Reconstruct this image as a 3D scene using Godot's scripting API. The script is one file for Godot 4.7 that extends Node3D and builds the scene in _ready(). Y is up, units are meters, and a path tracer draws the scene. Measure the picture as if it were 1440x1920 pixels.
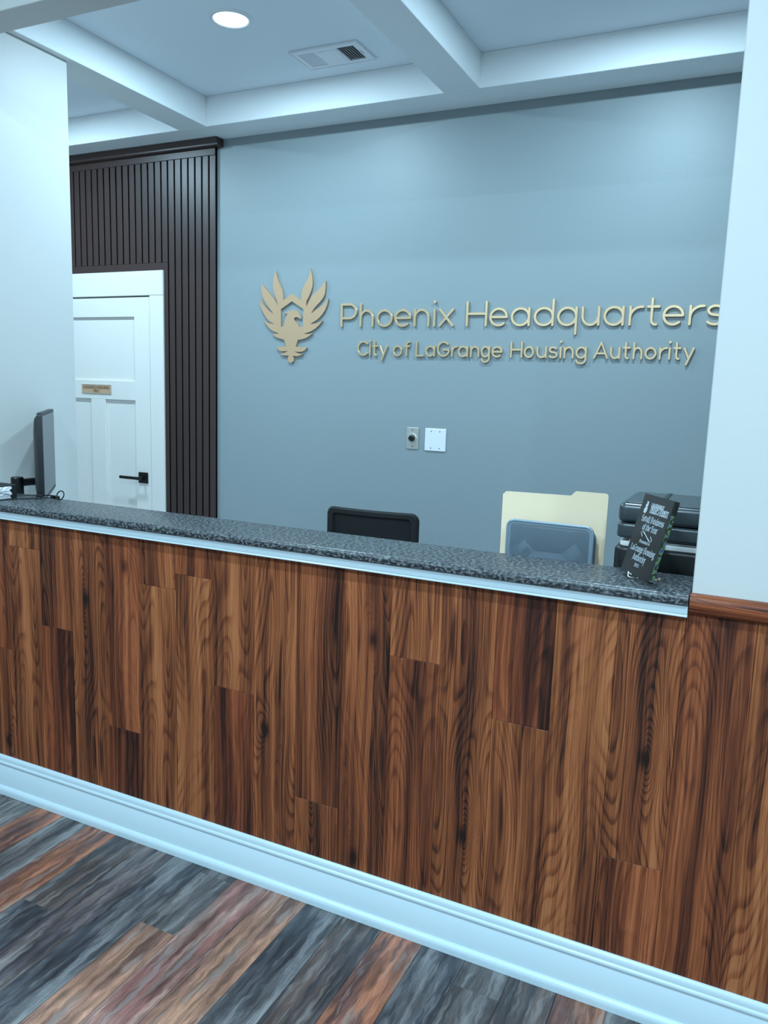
extends Node3D
# A reception counter with wood plank cladding, an office behind it and a lettered wall. Metres, y up.
# The plank face of the counter is z = 0, the lobby is at z > 0, the office at z < 0.

const BACK := -1.81          # face of the lettered wall
const SOFFIT := 2.83         # underside of the ceiling beams
const CEIL := 2.975
const HEADER := 2.645        # underside of the wall above the counter opening
const TOP := 1.083           # counter top
const PILLAR := -0.1         # left edge of the wall right of the counter
const STUB := -2.76          # face of the wall left of the counter
const PLANK := 0.1475        # pitch of the wall planks
const FLOORW := 0.1245       # pitch of the floor planks

const OFFICE := 2.95
const LOBBY_NEAR := 3.2
const LOBBY_FAR := 5.7
const LIGHT := Color(0.766, 0.921, 1.0)

var M := {}
var uv_u := Vector3.ZERO
var uv_v := Vector3.ZERO
var uv_o := Vector2.ZERO
var taken := {}

# ------------------------------------------------------------------ helpers: nodes
func numbered(called: String) -> String:
	var n: int = taken.get(called, 0)
	taken[called] = n + 1
	return called if n == 0 else "%s_%03d" % [called, n]

func begin() -> SurfaceTool:
	var st := SurfaceTool.new()
	st.begin(Mesh.PRIMITIVE_TRIANGLES)
	return st

func obj(called: String, st: SurfaceTool, mat: Material, parent: Node3D = self) -> MeshInstance3D:
	return put(called, st.commit(), mat, parent)

func put(called: String, mesh: Mesh, mat: Material, parent: Node3D = self) -> MeshInstance3D:
	var o := MeshInstance3D.new()
	o.mesh = mesh
	o.material_override = mat
	o.cast_shadow = GeometryInstance3D.SHADOW_CASTING_SETTING_ON
	o.name = numbered(called) if parent == self else called
	parent.add_child(o, true)
	return o

func tag(o: Node3D, label: String, category: String, group := "") -> Node3D:
	o.set_meta("label", label)
	o.set_meta("category", category)
	if group != "":
		o.set_meta("group", group)
	return o

func thing(called: String, label: String, category: String, at := Vector3.ZERO, turn := 0.0, group := "") -> Node3D:
	var o := Node3D.new()
	o.name = numbered(called)
	add_child(o, true)
	o.position = at
	o.rotation.y = turn
	return tag(o, label, category, group)

func struct(called: String, st: SurfaceTool, mat: Material, label := "") -> MeshInstance3D:
	var o := obj(called, st, mat)
	o.set_meta("kind", "structure")
	if label != "":
		o.set_meta("label", label)
	return o

# ------------------------------------------------------------------ helpers: shapes
func flat_uv(u := Vector3.ZERO, v := Vector3.ZERO, o := Vector2.ZERO) -> void:
	uv_u = u
	uv_v = v
	uv_o = o

func vtx(st: SurfaceTool, p: Vector3, n: Vector3) -> void:
	st.set_normal(n)
	st.set_uv(Vector2(p.dot(uv_u), p.dot(uv_v)) + uv_o)
	st.add_vertex(p)

# a flat convex polygon whose front looks along «out»
func poly(st: SurfaceTool, p: Array, out: Vector3) -> void:
	var n := Vector3.ZERO
	for i in range(1, p.size() - 1):
		n += (p[i] - p[0]).cross(p[i + 1] - p[0])
	n = n.normalized()
	var q := p.duplicate()
	if n.dot(out) > 0.0:
		q.reverse()
	else:
		n = -n
	for i in range(1, q.size() - 1):
		vtx(st, q[0], n)
		vtx(st, q[i], n)
		vtx(st, q[i + 1], n)

func tri_n(st: SurfaceTool, a: Vector3, b: Vector3, c: Vector3, na: Vector3, nb: Vector3, nc: Vector3) -> void:
	if (b - a).cross(c - a).dot(na + nb + nc) > 0.0:
		vtx(st, a, na); vtx(st, c, nc); vtx(st, b, nb)
	else:
		vtx(st, a, na); vtx(st, b, nb); vtx(st, c, nc)

func quad_n(st: SurfaceTool, a: Vector3, b: Vector3, c: Vector3, d: Vector3, na: Vector3, nb: Vector3, nc: Vector3, nd: Vector3) -> void:
	tri_n(st, a, b, c, na, nb, nc)
	tri_n(st, a, c, d, na, nc, nd)

# a box with chamfered edges
func box(st: SurfaceTool, lo: Vector3, hi: Vector3, bev := 0.0, xf := Transform3D.IDENTITY) -> SurfaceTool:
	var mid := (lo + hi) / 2.0
	var h := (hi - lo).abs() / 2.0
	var b := minf(bev, minf(h.x, minf(h.y, h.z)) * 0.95)
	var c := xf * mid
	var at := func(axis: int, s: Vector3) -> Vector3:
		var e := h - Vector3(b, b, b)
		e[axis] = h[axis]
		return xf * (mid + e * s)
	for a in 3:
		var u := (a + 1) % 3
		var v := (a + 2) % 3
		for s in [-1.0, 1.0]:
			var ring := []
			for k in [[-1.0, -1.0], [1.0, -1.0], [1.0, 1.0], [-1.0, 1.0]]:
				var sg := Vector3.ZERO
				sg[a] = s
				sg[u] = k[0]
				sg[v] = k[1]
				ring.append(at.call(a, sg))
			poly(st, ring, (ring[0] + ring[2]) / 2.0 - c)
		if b > 0.0:
			for k in [[-1.0, -1.0], [1.0, -1.0], [1.0, 1.0], [-1.0, 1.0]]:
				var s0 := Vector3.ZERO
				s0[u] = k[0]
				s0[v] = k[1]
				var s1 := s0
				s0[a] = -1.0
				s1[a] = 1.0
				var ring := [at.call(u, s0), at.call(u, s1), at.call(v, s1), at.call(v, s0)]
				poly(st, ring, (ring[0] + ring[2]) / 2.0 - c)
	if b > 0.0:
		for i in 8:
			var s := Vector3(1.0 if i & 1 else -1.0, 1.0 if i & 2 else -1.0, 1.0 if i & 4 else -1.0)
			var t := [at.call(0, s), at.call(1, s), at.call(2, s)]
			poly(st, t, (t[0] + t[1] + t[2]) / 3.0 - c)
	return st

func area(p: PackedVector2Array) -> float:
	var a := 0.0
	for i in p.size():
		var q := p[(i + 1) % p.size()]
		a += p[i].x * q.y - q.x * p[i].y
	return a / 2.0

# a closed outline in (ax, ay), pushed along az; neighbours within «soft» degrees share a normal; «open» names edges without a side wall
func prism(st: SurfaceTool, prof: PackedVector2Array, at: Vector3, ax: Vector3, ay: Vector3, along: Vector3, soft := 40.0, caps := true, open := []) -> SurfaceTool:
	var n := prof.size()
	var turn := 1.0 if area(prof) > 0.0 else -1.0
	var en := []
	for i in n:
		var d := (prof[(i + 1) % n] - prof[i]).normalized()
		var k := Vector2(d.y, -d.x) * turn
		en.append((ax * k.x + ay * k.y).normalized())
	var lim := cos(deg_to_rad(soft))
	for i in n:
		if i in open:
			continue
		var j := (i + 1) % n
		var e: Vector3 = en[i]
		var p: Vector3 = en[(i + n - 1) % n]
		var q: Vector3 = en[j]
		var na := (e + p).normalized() if e.dot(p) > lim else e
		var nb := (e + q).normalized() if e.dot(q) > lim else e
		var a := at + ax * prof[i].x + ay * prof[i].y
		var b := at + ax * prof[j].x + ay * prof[j].y
		quad_n(st, a, b, b + along, a + along, na, nb, nb, na)
	if caps:
		var t := Geometry2D.triangulate_polygon(prof)
		for i in range(0, t.size(), 3):
			var p := []
			for k in 3:
				var v := prof[t[i + k]]
				p.append(at + ax * v.x + ay * v.y)
			poly(st, p, -along)
			poly(st, [p[0] + along, p[1] + along, p[2] + along], along)
	return st

func rrect(x0: float, y0: float, x1: float, y1: float, r: float, seg := 5) -> PackedVector2Array:
	var out := PackedVector2Array()
	for k in 4:
		var c: Vector2 = [Vector2(x1 - r, y0 + r), Vector2(x1 - r, y1 - r), Vector2(x0 + r, y1 - r), Vector2(x0 + r, y0 + r)][k]
		for i in seg + 1:
			var a := -PI / 2 + k * PI / 2 + i * PI / 2 / seg
			out.append(c + Vector2(cos(a), sin(a)) * r)
	return out

# a rounded slab with chamfered top and bottom rims: outline in (x, z) of the frame, from y0 to y1
func slab(st: SurfaceTool, x0: float, z0: float, x1: float, z1: float, y0: float, y1: float, r: float, bev: float, xf := Transform3D.IDENTITY) -> SurfaceTool:
	var levels := [[y0, bev], [y0 + bev * 0.3, bev * 0.3], [y0 + bev, 0.0], [y1 - bev, 0.0], [y1 - bev * 0.3, bev * 0.3], [y1, bev]]
	var rings := []
	for l in levels:
		var ring := []
		for v in rrect(x0 + l[1], z0 + l[1], x1 - l[1], z1 - l[1], maxf(r - l[1], 0.0005)):
			ring.append(xf * Vector3(v.x, l[0], v.y))
		rings.append(ring)
	skin(st, rings, true)
	poly(st, rings[5], xf.basis * Vector3.UP)
	poly(st, rings[0], xf.basis * Vector3.DOWN)
	return st

# joins closed rings of points with smooth normals
func skin(st: SurfaceTool, rings: Array, closed := true) -> void:
	var m: int = rings[0].size()
	var norm := []
	var mid := Vector3.ZERO
	for r in rings:
		for p in r:
			mid += p
	mid /= rings.size() * m
	for i in rings.size():
		var row := []
		for j in m:
			var du: Vector3 = rings[i][(j + 1) % m] - rings[i][(j + m - 1) % m]
			var dv: Vector3 = rings[mini(i + 1, rings.size() - 1)][j] - rings[maxi(i - 1, 0)][j]
			row.append(du.cross(dv).normalized())
		norm.append(row)
	# turn the whole lot outwards
	var vote := 0.0
	for i in rings.size():
		var c := Vector3.ZERO
		for p in rings[i]:
			c += p
		c /= m
		for j in m:
			vote += norm[i][j].dot(rings[i][j] - c)
	var s := 1.0 if vote > 0.0 else -1.0
	for i in rings.size() - 1:
		for j in (m if closed else m - 1):
			var k := (j + 1) % m
			quad_n(st, rings[i][j], rings[i][k], rings[i + 1][k], rings[i + 1][j], s * norm[i][j], s * norm[i][k], s * norm[i + 1][k], s * norm[i + 1][j])

func lathe(st: SurfaceTool, prof: Array, seg := 20, xf := Transform3D.IDENTITY) -> SurfaceTool:
	for i in prof.size() - 1:
		var a: Vector2 = prof[i]
		var b: Vector2 = prof[i + 1]
		var d := (b - a).normalized()
		var n := Vector2(d.y, -d.x)
		for j in seg:
			var t0 := TAU * j / seg
			var t1 := TAU * (j + 1) / seg
			var c0 := Vector3(cos(t0), 0, sin(t0))
			var c1 := Vector3(cos(t1), 0, sin(t1))
			var up := Vector3.UP
			quad_n(st, xf * (c0 * a.x + up * a.y), xf * (c1 * a.x + up * a.y), xf * (c1 * b.x + up * b.y), xf * (c0 * b.x + up * b.y),
				xf.basis * (c0 * n.x + up * n.y), xf.basis * (c1 * n.x + up * n.y), xf.basis * (c1 * n.x + up * n.y), xf.basis * (c0 * n.x + up * n.y))
	return st

func tube(st: SurfaceTool, pts: Array, r: float, seg := 8) -> SurfaceTool:
	var rings := []
	var side := Vector3.ZERO
	for i in pts.size():
		var d: Vector3 = (pts[mini(i + 1, pts.size() - 1)] - pts[maxi(i - 1, 0)]).normalized()
		if side == Vector3.ZERO:
			side = d.cross(Vector3.UP if absf(d.y) < 0.9 else Vector3.RIGHT).normalized()
		side = (side - d * side.dot(d)).normalized()
		var up := d.cross(side)
		var ring := []
		for j in seg:
			var a := TAU * j / seg
			ring.append(pts[i] + (side * cos(a) + up * sin(a)) * r)
		rings.append(ring)
	skin(st, rings)
	poly(st, rings[0], pts[0] - pts[1])
	poly(st, rings[-1], pts[-1] - pts[-2])
	return st

func smooth_path(pts: Array, each := 6) -> Array:
	var c := Curve3D.new()
	for i in pts.size():
		var t: Vector3 = (pts[mini(i + 1, pts.size() - 1)] - pts[maxi(i - 1, 0)]) / 6.0
		c.add_point(pts[i], -t, t)
	var out := []
	for i in (pts.size() - 1) * each + 1:
		out.append(c.samplef(float(i) / each))
	return out

# ------------------------------------------------------------------ materials
func mat(color: Color, rough := 0.6, metal := 0.0, spec := 0.5) -> StandardMaterial3D:
	var m := StandardMaterial3D.new()
	m.albedo_color = color
	m.roughness = rough
	m.metallic = metal
	m.metallic_specular = spec
	return m

func noise_of(seed_: int, freq: float, octaves := 3) -> FastNoiseLite:
	var n := FastNoiseLite.new()
	n.seed = seed_
	n.noise_type = FastNoiseLite.TYPE_SIMPLEX_SMOOTH
	n.frequency = freq
	n.fractal_octaves = octaves
	return n

func noise_tex(size: int, n: FastNoiseLite, colors: Array, at: Array, bump := false, strength := 1.0) -> NoiseTexture2D:
	var t := NoiseTexture2D.new()
	t.width = size
	t.height = size
	t.seamless = true
	t.noise = n
	if bump:
		t.as_normal_map = true
		t.bump_strength = strength
	else:
		var g := Gradient.new()
		g.colors = PackedColorArray(colors)
		g.offsets = PackedFloat32Array(at)
		t.color_ramp = g
	return t

func ss(a: float, b: float, x: float) -> float:
	var t := clampf((x - a) / (b - a), 0.0, 1.0)
	return t * t * (3.0 - 2.0 * t)

func picture(w: int, h: int, data: PackedByteArray) -> ImageTexture:
	return ImageTexture.create_from_image(Image.create_from_data(w, h, false, Image.FORMAT_RGB8, data))

const WOODS := 10
const WOOD_LEN := 1.2
# ten plank prints side by side: grain figure, fine pores, dark mineral streaks, knots
func wood_texture() -> ImageTexture:
	var pw := 144
	var w := pw * WOODS
	var h := 1100
	var data := PackedByteArray()
	data.resize(w * h * 3)
	var n := noise_of(11, 1.0, 1)
	var n2 := noise_of(29, 1.0, 2)
	var stops := [Vector3(36, 23, 20), Vector3(76, 41, 29), Vector3(107, 58, 37), Vector3(137, 78, 47), Vector3(162, 98, 60), Vector3(174, 111, 71)]
	# per print: lightness, redness, strength of the figure, number of rings, dark streaks
	var kinds := [[0.56, 0.1, 0.8, 5.0, 0.6], [0.52, 0.15, 1.0, 5.5, 0.8], [0.47, 0.25, 0.8, 6.0, 1.0], [0.57, 0.05, 0.9, 4.5, 0.7], [0.50, 0.3, 0.9, 5.0, 0.8],
		[0.52, 0.15, 1.0, 6.0, 0.9], [0.38, 0.6, 0.5, 4.5, 0.4], [0.33, 0.6, 0.45, 4.0, 0.3], [0.43, 0.5, 0.6, 4.5, 0.6], [0.48, 0.45, 0.7, 5.0, 0.5]]
	var knots := [[1, 0.3, 0.42], [2, 0.35, 0.25], [2, 0.62, 0.8], [3, 0.55, 0.1], [5, 0.42, 0.66], [8, 0.6, 0.5]]
	for v in WOODS:
		var k: Array = kinds[v]
		var o := 37.0 * v
		for px in pw:
			var x := PLANK * px / pw
			for py in h:
				var y := WOOD_LEN * py / h
				var xx := x + n.get_noise_2d(x * 3.0 + o, y * 2.2 + o) * 0.006
				var f := n.get_noise_2d(xx * 8.5 + o, y * 1.15 - o) + 0.05 * n.get_noise_2d(xx * 20.0 - o, y * 2.0 + o)
				var knot := 0.0
				for q in knots:
					if q[0] == v:
						var dx: float = (x - q[1] * PLANK) / 0.018
						var dy: float = (y - q[2] * WOOD_LEN) / 0.040
						var r := dx * dx + dy * dy
						if r < 24.0:
							f += 0.9 * exp(-r * 0.30)
							knot = maxf(knot, exp(-r * 2.6))
				var s := fposmod(f * k[3], 1.0)
				var zone := ss(-0.35, 0.4, n.get_noise_2d(x * 11.0 + 5.0 * o, y * 1.1 - 2.0 * o))
				var line := ss(0.45, 0.84, s) * (1.0 - ss(0.88, 1.0, s)) * (0.3 + 0.7 * zone)
				var fine := n2.get_noise_2d(xx * 190.0 + o, y * 1.5)
				var band := n.get_noise_2d(xx * 52.0 - o, y * 0.8 + 4.0 * o)
				var pore := n.get_noise_2d(x * 560.0 - o, y * 11.0)
				var vein := (1.0 - ss(0.0, 0.16, absf(n.get_noise_2d(xx * 62.0 + 7.0 * o, y * 0.75)))) * ss(-0.1, 0.5, n.get_noise_2d(x * 20.0 - 3.0 * o, y * 1.6))
				var tone := n.get_noise_2d(xx * 13.0 - 2.0 * o, y * 0.6 + o)
				var dark: float = ss(0.40, 0.78, n2.get_noise_2d(xx * 34.0 + 3.0 * o, y * 2.0)) * k[4]
				var l: float = k[0] + 0.04 + 0.32 * tone - 0.27 * line * k[2] - 0.26 * vein + 0.18 * band + 0.26 * fine * (0.35 + 0.65 * k[2]) + 0.10 * pore - 0.38 * dark - 0.5 * knot
				l = clampf(l, 0.0, 0.999)
				var red: float = clampf(k[1] + 0.3 * tone, 0.0, 1.0)
				var at := int(l * 5.0)
				var c: Vector3 = stops[at].lerp(stops[at + 1], l * 5.0 - at)
				var i := 3 * (py * w + v * pw + px)
				data[i] = int(c.x)
				data[i + 1] = int(c.y * (1.0 - 0.09 * red))
				data[i + 2] = int(c.z * (1.0 - 0.05 * red))
	return picture(w, h, data)

const TILES := 8
# eight weathered floor prints side by side: worn paint, stains, scratches
func floor_texture() -> ImageTexture:
	var pw := 120
	var w := pw * TILES
	var h := 1024
	var data := PackedByteArray()
	data.resize(w * h * 3)
	var n := noise_of(5, 1.0, 1)
	var n3 := noise_of(71, 1.0, 5)
	n3.fractal_gain = 0.58
	var pairs := [[Color8(58, 58, 63), Color8(100, 98, 100)], [Color8(92, 78, 74), Color8(66, 62, 64)], [Color8(110, 106, 106), Color8(78, 72, 72)], [Color8(150, 96, 74), Color8(100, 68, 62)],
		[Color8(156, 114, 94), Color8(124, 90, 78)], [Color8(122, 82, 76), Color8(144, 112, 102)], [Color8(70, 64, 68), Color8(104, 92, 90)], [Color8(122, 116, 114), Color8(92, 86, 86)]]
	for v in TILES:
		var a: Color = pairs[v][0]
		var b: Color = pairs[v][1]
		var o := 53.0 * v
		for px in pw:
			var x := FLOORW * px / pw
			for py in h:
				var y := WOOD_LEN * py / h
				var wx := x + 0.004 * n.get_noise_2d(x * 30.0 - o, y * 20.0)
				var wy := y + 0.02 * n.get_noise_2d(x * 40.0 + o, y * 16.0 + o)
				var patch := n3.get_noise_2d(wx * 13.0 + o, wy * 1.7 - o)
				var stain := n3.get_noise_2d(wx * 28.0 - o, wy * 3.2 + o)
				var where := ss(-0.1, 0.4, n.get_noise_2d(x * 14.0, y * 5.0 - o))
				var streak := n.get_noise_2d(x * 230.0 + o, y * 5.0) * where
				var scuff := n3.get_noise_2d(wx * 26.0 + 2.0 * o, wy * 2.6 + o)
				var grit := n.get_noise_2d(x * 420.0 + o, y * 130.0)
				var c := a.lerp(b, ss(-0.25, 0.3, patch))
				var l := 1.0 + 0.55 * stain + 0.17 * streak + 0.07 * grit
				c = Color(c.r * l, c.g * l, c.b * l).lerp(Color8(146, 142, 140), 0.5 * ss(0.12, 0.5, scuff + 0.08 * streak))
				var edge := minf(px, pw - 1 - px)
				var dim := 0.8 + 0.2 * ss(0.0, 2.5, edge)
				var i := 3 * (py * w + v * pw + px)
				data[i] = int(clampf(c.r * 255.0 * dim, 0.0, 255.0))
				data[i + 1] = int(clampf(c.g * 255.0 * dim, 0.0, 255.0))
				data[i + 2] = int(clampf(c.b * 255.0 * dim, 0.0, 255.0))
	return picture(w, h, data)

func make_materials() -> void:
	var peel := noise_tex(512, noise_of(3, 0.05, 3), [], [], true, 1.2)
	M.white = mat(Color(0.78, 0.775, 0.765), 0.5)
	M.white.normal_enabled = true
	M.white.normal_texture = peel
	M.white.normal_scale = 0.12
	M.white.uv1_triplanar = true
	M.white.uv1_world_triplanar = true
	M.white.uv1_scale = Vector3(1.6, 1.6, 1.6)
	M.ceiling = M.white.duplicate()
	M.beam = M.white.duplicate()
	M.beam.albedo_color = Color(0.90, 0.91, 0.915)
	M.ceiling.albedo_color = Color(0.885, 0.91, 0.935)
	M.ceiling.roughness = 0.8
	M.gloss = mat(Color(0.765, 0.825, 0.855), 0.28)
	M.grey = M.white.duplicate()
	M.grey.albedo_color = Color(0.54, 0.58, 0.593)
	M.grey.roughness = 0.46
	M.wood = mat(Color.WHITE, 0.44, 0.0, 0.34)
	M.wood.albedo_texture = wood_texture()
	M.wood_edge = mat(Color(0.2, 0.1, 0.06), 0.6)
	M.rail = M.wood.duplicate()
	M.rail.albedo_color = Color(0.96, 0.9, 0.92)
	M.rail.roughness = 0.35
	M.floor = mat(Color.WHITE, 0.4, 0.0, 0.45)
	M.floor.albedo_texture = floor_texture()
	M.subfloor = mat(Color(0.1, 0.09, 0.085), 0.8)
	M.bounce_floor = mat(Color(0.84, 0.87, 0.91), 0.7)  # unseen office floor, kept pale to bounce light up to the ceiling
	var speck := noise_of(17, 0.045, 4)
	speck.noise_type = FastNoiseLite.TYPE_SIMPLEX
	speck.fractal_gain = 0.6
	M.stone = mat(Color.WHITE, 0.36, 0.0, 0.5)
	M.stone.albedo_texture = noise_tex(1024, speck, [Color8(24, 26, 30), Color8(48, 51, 55), Color8(68, 72, 76), Color8(92, 96, 99), Color8(140, 142, 143)], [0.25, 0.42, 0.53, 0.66, 0.88])
	M.stone.uv1_triplanar = true
	M.stone.uv1_world_triplanar = true
	M.stone.uv1_scale = Vector3(1.3, 2.0, 2.0)
	M.slat = mat(Color(0.25, 0.185, 0.175), 0.4, 0.0, 0.5)
	M.slat_gap = mat(Color(0.02, 0.015, 0.015), 0.95, 0.0, 0.2)
	M.door = mat(Color(0.93, 0.91, 0.89), 0.4)
	M.black = mat(Color(0.02, 0.021, 0.023), 0.4)
	M.black_soft = mat(Color(0.035, 0.037, 0.04), 0.75)
	M.mesh_black = mat(Color(0.07, 0.075, 0.08), 0.85)
	M.gold = mat(Color(0.87, 0.75, 0.60), 0.3, 0.6)
	M.gold_matte = mat(Color(0.76, 0.62, 0.49), 0.5, 0.25)
	M.gold_plate = mat(Color(0.82, 0.67, 0.54), 0.4, 0.1)
	M.steel = mat(Color(0.84, 0.83, 0.8), 0.26, 0.6)
	M.wire = mat(Color(0.56, 0.62, 0.67), 0.35, 0.4)
	M.plastic_white = mat(Color(0.88, 0.88, 0.9), 0.35)
	M.screw = mat(Color(0.45, 0.46, 0.48), 0.4)
	M.manila = mat(Color(0.95, 0.85, 0.72), 0.7)
	M.printer = mat(Color(0.215, 0.245, 0.26), 0.28)
	M.printer_dark = mat(Color(0.11, 0.12, 0.125), 0.4)
	M.paper = mat(Color(0.86, 0.86, 0.85), 0.8)
	M.glass_black = mat(Color(0.035, 0.036, 0.042), 0.1, 0.0, 0.5)
	M.print_grey = mat(Color(0.72, 0.75, 0.77), 0.5)
	M.bezel = mat(Color(0.09, 0.1, 0.115), 0.4)
	M.screen = mat(Color(0.42, 0.42, 0.44), 0.3)  # switched off; the wall reflected in it is put into this grey
	M.desk = mat(Color(0.86, 0.87, 0.88), 0.5)
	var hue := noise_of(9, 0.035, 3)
	M.edge_reflection = mat(Color.WHITE, 0.3)  # reflected greens and blues painted as noise, for the award edge
	M.edge_reflection.albedo_texture = noise_tex(256, hue, [Color8(16, 26, 20), Color8(44, 72, 30), Color8(120, 128, 54), Color8(60, 96, 130), Color8(28, 50, 84)], [0.3, 0.45, 0.56, 0.64, 0.8])
	M.edge_reflection.uv1_triplanar = true
	M.edge_reflection.uv1_scale = Vector3(9, 9, 9)
	M.lens = mat(Color(1, 1, 1), 0.5)
	M.lens.emission_enabled = true
	M.lens.emission = LIGHT
	M.lens.emission_energy_multiplier = 2.6

# ------------------------------------------------------------------ setting
func wall_plank(parent: Node3D, col: int, y0: float, y1: float, kind: int, rng: RandomNumberGenerator) -> void:
	var gap := 0.0004
	var x1 := -0.106 - PLANK * col
	var x0 := x1 - PLANK
	var flip := rng.randf() < 0.5
	var start := rng.randf() * maxf(0.0, WOOD_LEN - (y1 - y0) - 0.02)
	var lift := rng.randf() * 0.0005
	var du := 1.0 / (WOODS * PLANK) * 0.985
	if flip:
		flat_uv(Vector3(-du, 0, 0), Vector3(0, -1.0 / WOOD_LEN, 0), Vector2((kind + 0.992) / WOODS + du * x0, (start + y1) / WOOD_LEN))
	else:
		flat_uv(Vector3(du, 0, 0), Vector3(0, 1.0 / WOOD_LEN, 0), Vector2((kind + 0.008) / WOODS - du * x0, (start - y0) / WOOD_LEN))
	obj("plank", box(begin(), Vector3(x0 + gap, y0 + gap, -0.008), Vector3(x1 - gap, y1 - gap, lift), 0.0007), M.wood, parent)
	flat_uv()

func build_front_wall() -> void:
	struct("wall_front_left", box(begin(), Vector3(-5.0, 0, -0.12), Vector3(STUB, CEIL, -0.006)), M.white)
	struct("wall_header", box(begin(), Vector3(STUB, HEADER, -0.12), Vector3(PILLAR, CEIL, -0.006), 0.002), M.white, "pale painted header above the counter opening")
	var right := struct("wall_front", box(begin(), Vector3(PILLAR, 0, -0.12), Vector3(2.5, CEIL, -0.006), 0.002), M.white, "pale painted wall right of the counter, plank clad below the chair rail")
	var wall := struct("wall_counter", box(begin(), Vector3(STUB, 0, -0.12), Vector3(PILLAR, 1.0575, -0.008)), M.subfloor, "half wall under the counter clad in upright brown wood planks")
	var rng := RandomNumberGenerator.new()
	rng.seed = 4
	# column -> heights of its butt joints, then the print of every piece from the floor up
	var cols := {
		-4: [[], [1]], -3: [[0.52], [7, 0]], -2: [[], [3]], -1: [[], [9]], 0: [[0.395], [8, 5]], 1: [[], [3]], 2: [[0.685], [0, 7]], 3: [[], [5]], 4: [[0.802], [9, 1]], 5: [[], [2]],
		6: [[0.312], [5, 4]], 7: [[], [1]], 8: [[0.599], [6, 0]], 9: [[0.932], [3, 9]], 10: [[0.88], [0, 2]], 11: [[0.372], [7, 8]], 12: [[], [5]], 13: [[0.672], [7, 4]],
		14: [[0.935], [0, 3]], 15: [[0.555], [1, 9]], 16: [[], [2]], 17: [[0.7], [6, 0]]}
	for c in cols:
		var cuts: Array = cols[c][0]
		var top := 1.05
		var y := 0.02
		for i in cuts.size() + 1:
			var y1: float = cuts[i] if i < cuts.size() else top
			wall_plank(right if c < 0 else wall, c, y, y1, cols[c][1][i], rng)
			y = y1

func floor_plank(parent: Node3D, k: int, z0: float, z1: float, kind: int, rng: RandomNumberGenerator) -> void:
	var gap := 0.0003
	var x0 := -2.195 + FLOORW * k
	var x1 := x0 + FLOORW
	var du := 1.0 / (TILES * FLOORW) * 0.985
	var start := rng.randf()
	var s := 1.0 if rng.randf() < 0.5 else -1.0
	if s > 0.0:
		flat_uv(Vector3(du, 0, 0), Vector3(0, 0, 1.0 / WOOD_LEN), Vector2((kind + 0.008) / TILES - du * x0, start))
	else:
		flat_uv(Vector3(-du, 0, 0), Vector3(0, 0, -1.0 / WOOD_LEN), Vector2((kind + 0.992) / TILES + du * x0, start))
	obj("floor_plank", box(begin(), Vector3(x0 + gap, -0.006, z0 + gap), Vector3(x1 - gap, -rng.randf() * 0.0004, z1 - gap), 0.0008), M.floor, parent)
	flat_uv()

func build_floor() -> void:
	var st := begin()
	box(st, Vector3(-5.1, -0.15, -0.12), Vector3(2.6, -0.006, 4.1))
	var fl := struct("floor", st, M.subfloor, "weathered multi-tone plank floor of grey, charcoal and rust")
	var rng := RandomNumberGenerator.new()
	rng.seed = 12
	struct("floor_office", box(begin(), Vector3(-5.1, -0.15, -1.95), Vector3(2.6, 0.0, -0.12)), M.bounce_floor)  # out of view; its pale colour is there to brighten ceiling and beams
	# the planks that the photo shows: far joint and prints, from the counter outwards
	var seen := {-1: [0.9, 7, 3], 0: [0.8, 3, 0], 1: [1.0, 2, 4], 2: [0.9, 3, 1], 3: [0.4, 1, 0], 4: [1.1, 6, 2], 5: [1.2, 0, 3], 6: [0.315, 2, 4], 7: [1.2, 5, 1], 8: [1.05, 4, 0],
		9: [0.95, 0, 3], 10: [0.8, 1, 2], 11: [0.9, 3, 0], 12: [1.0, 0, 4], 13: [0.7, 2, 5], 14: [0.85, 1, 3], 15: [0.9, 3, 7], 16: [0.6, 2, 0]}
	for k in range(-8, 28):
		var s: Array = seen.get(k, [0.25 + 0.9 * rng.randf(), rng.randi() % TILES, rng.randi() % TILES])
		floor_plank(fl, k, 0.0, s[0], s[1], rng)
		floor_plank(fl, k, s[0], s[0] + 1.22, s[2], rng)

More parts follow.
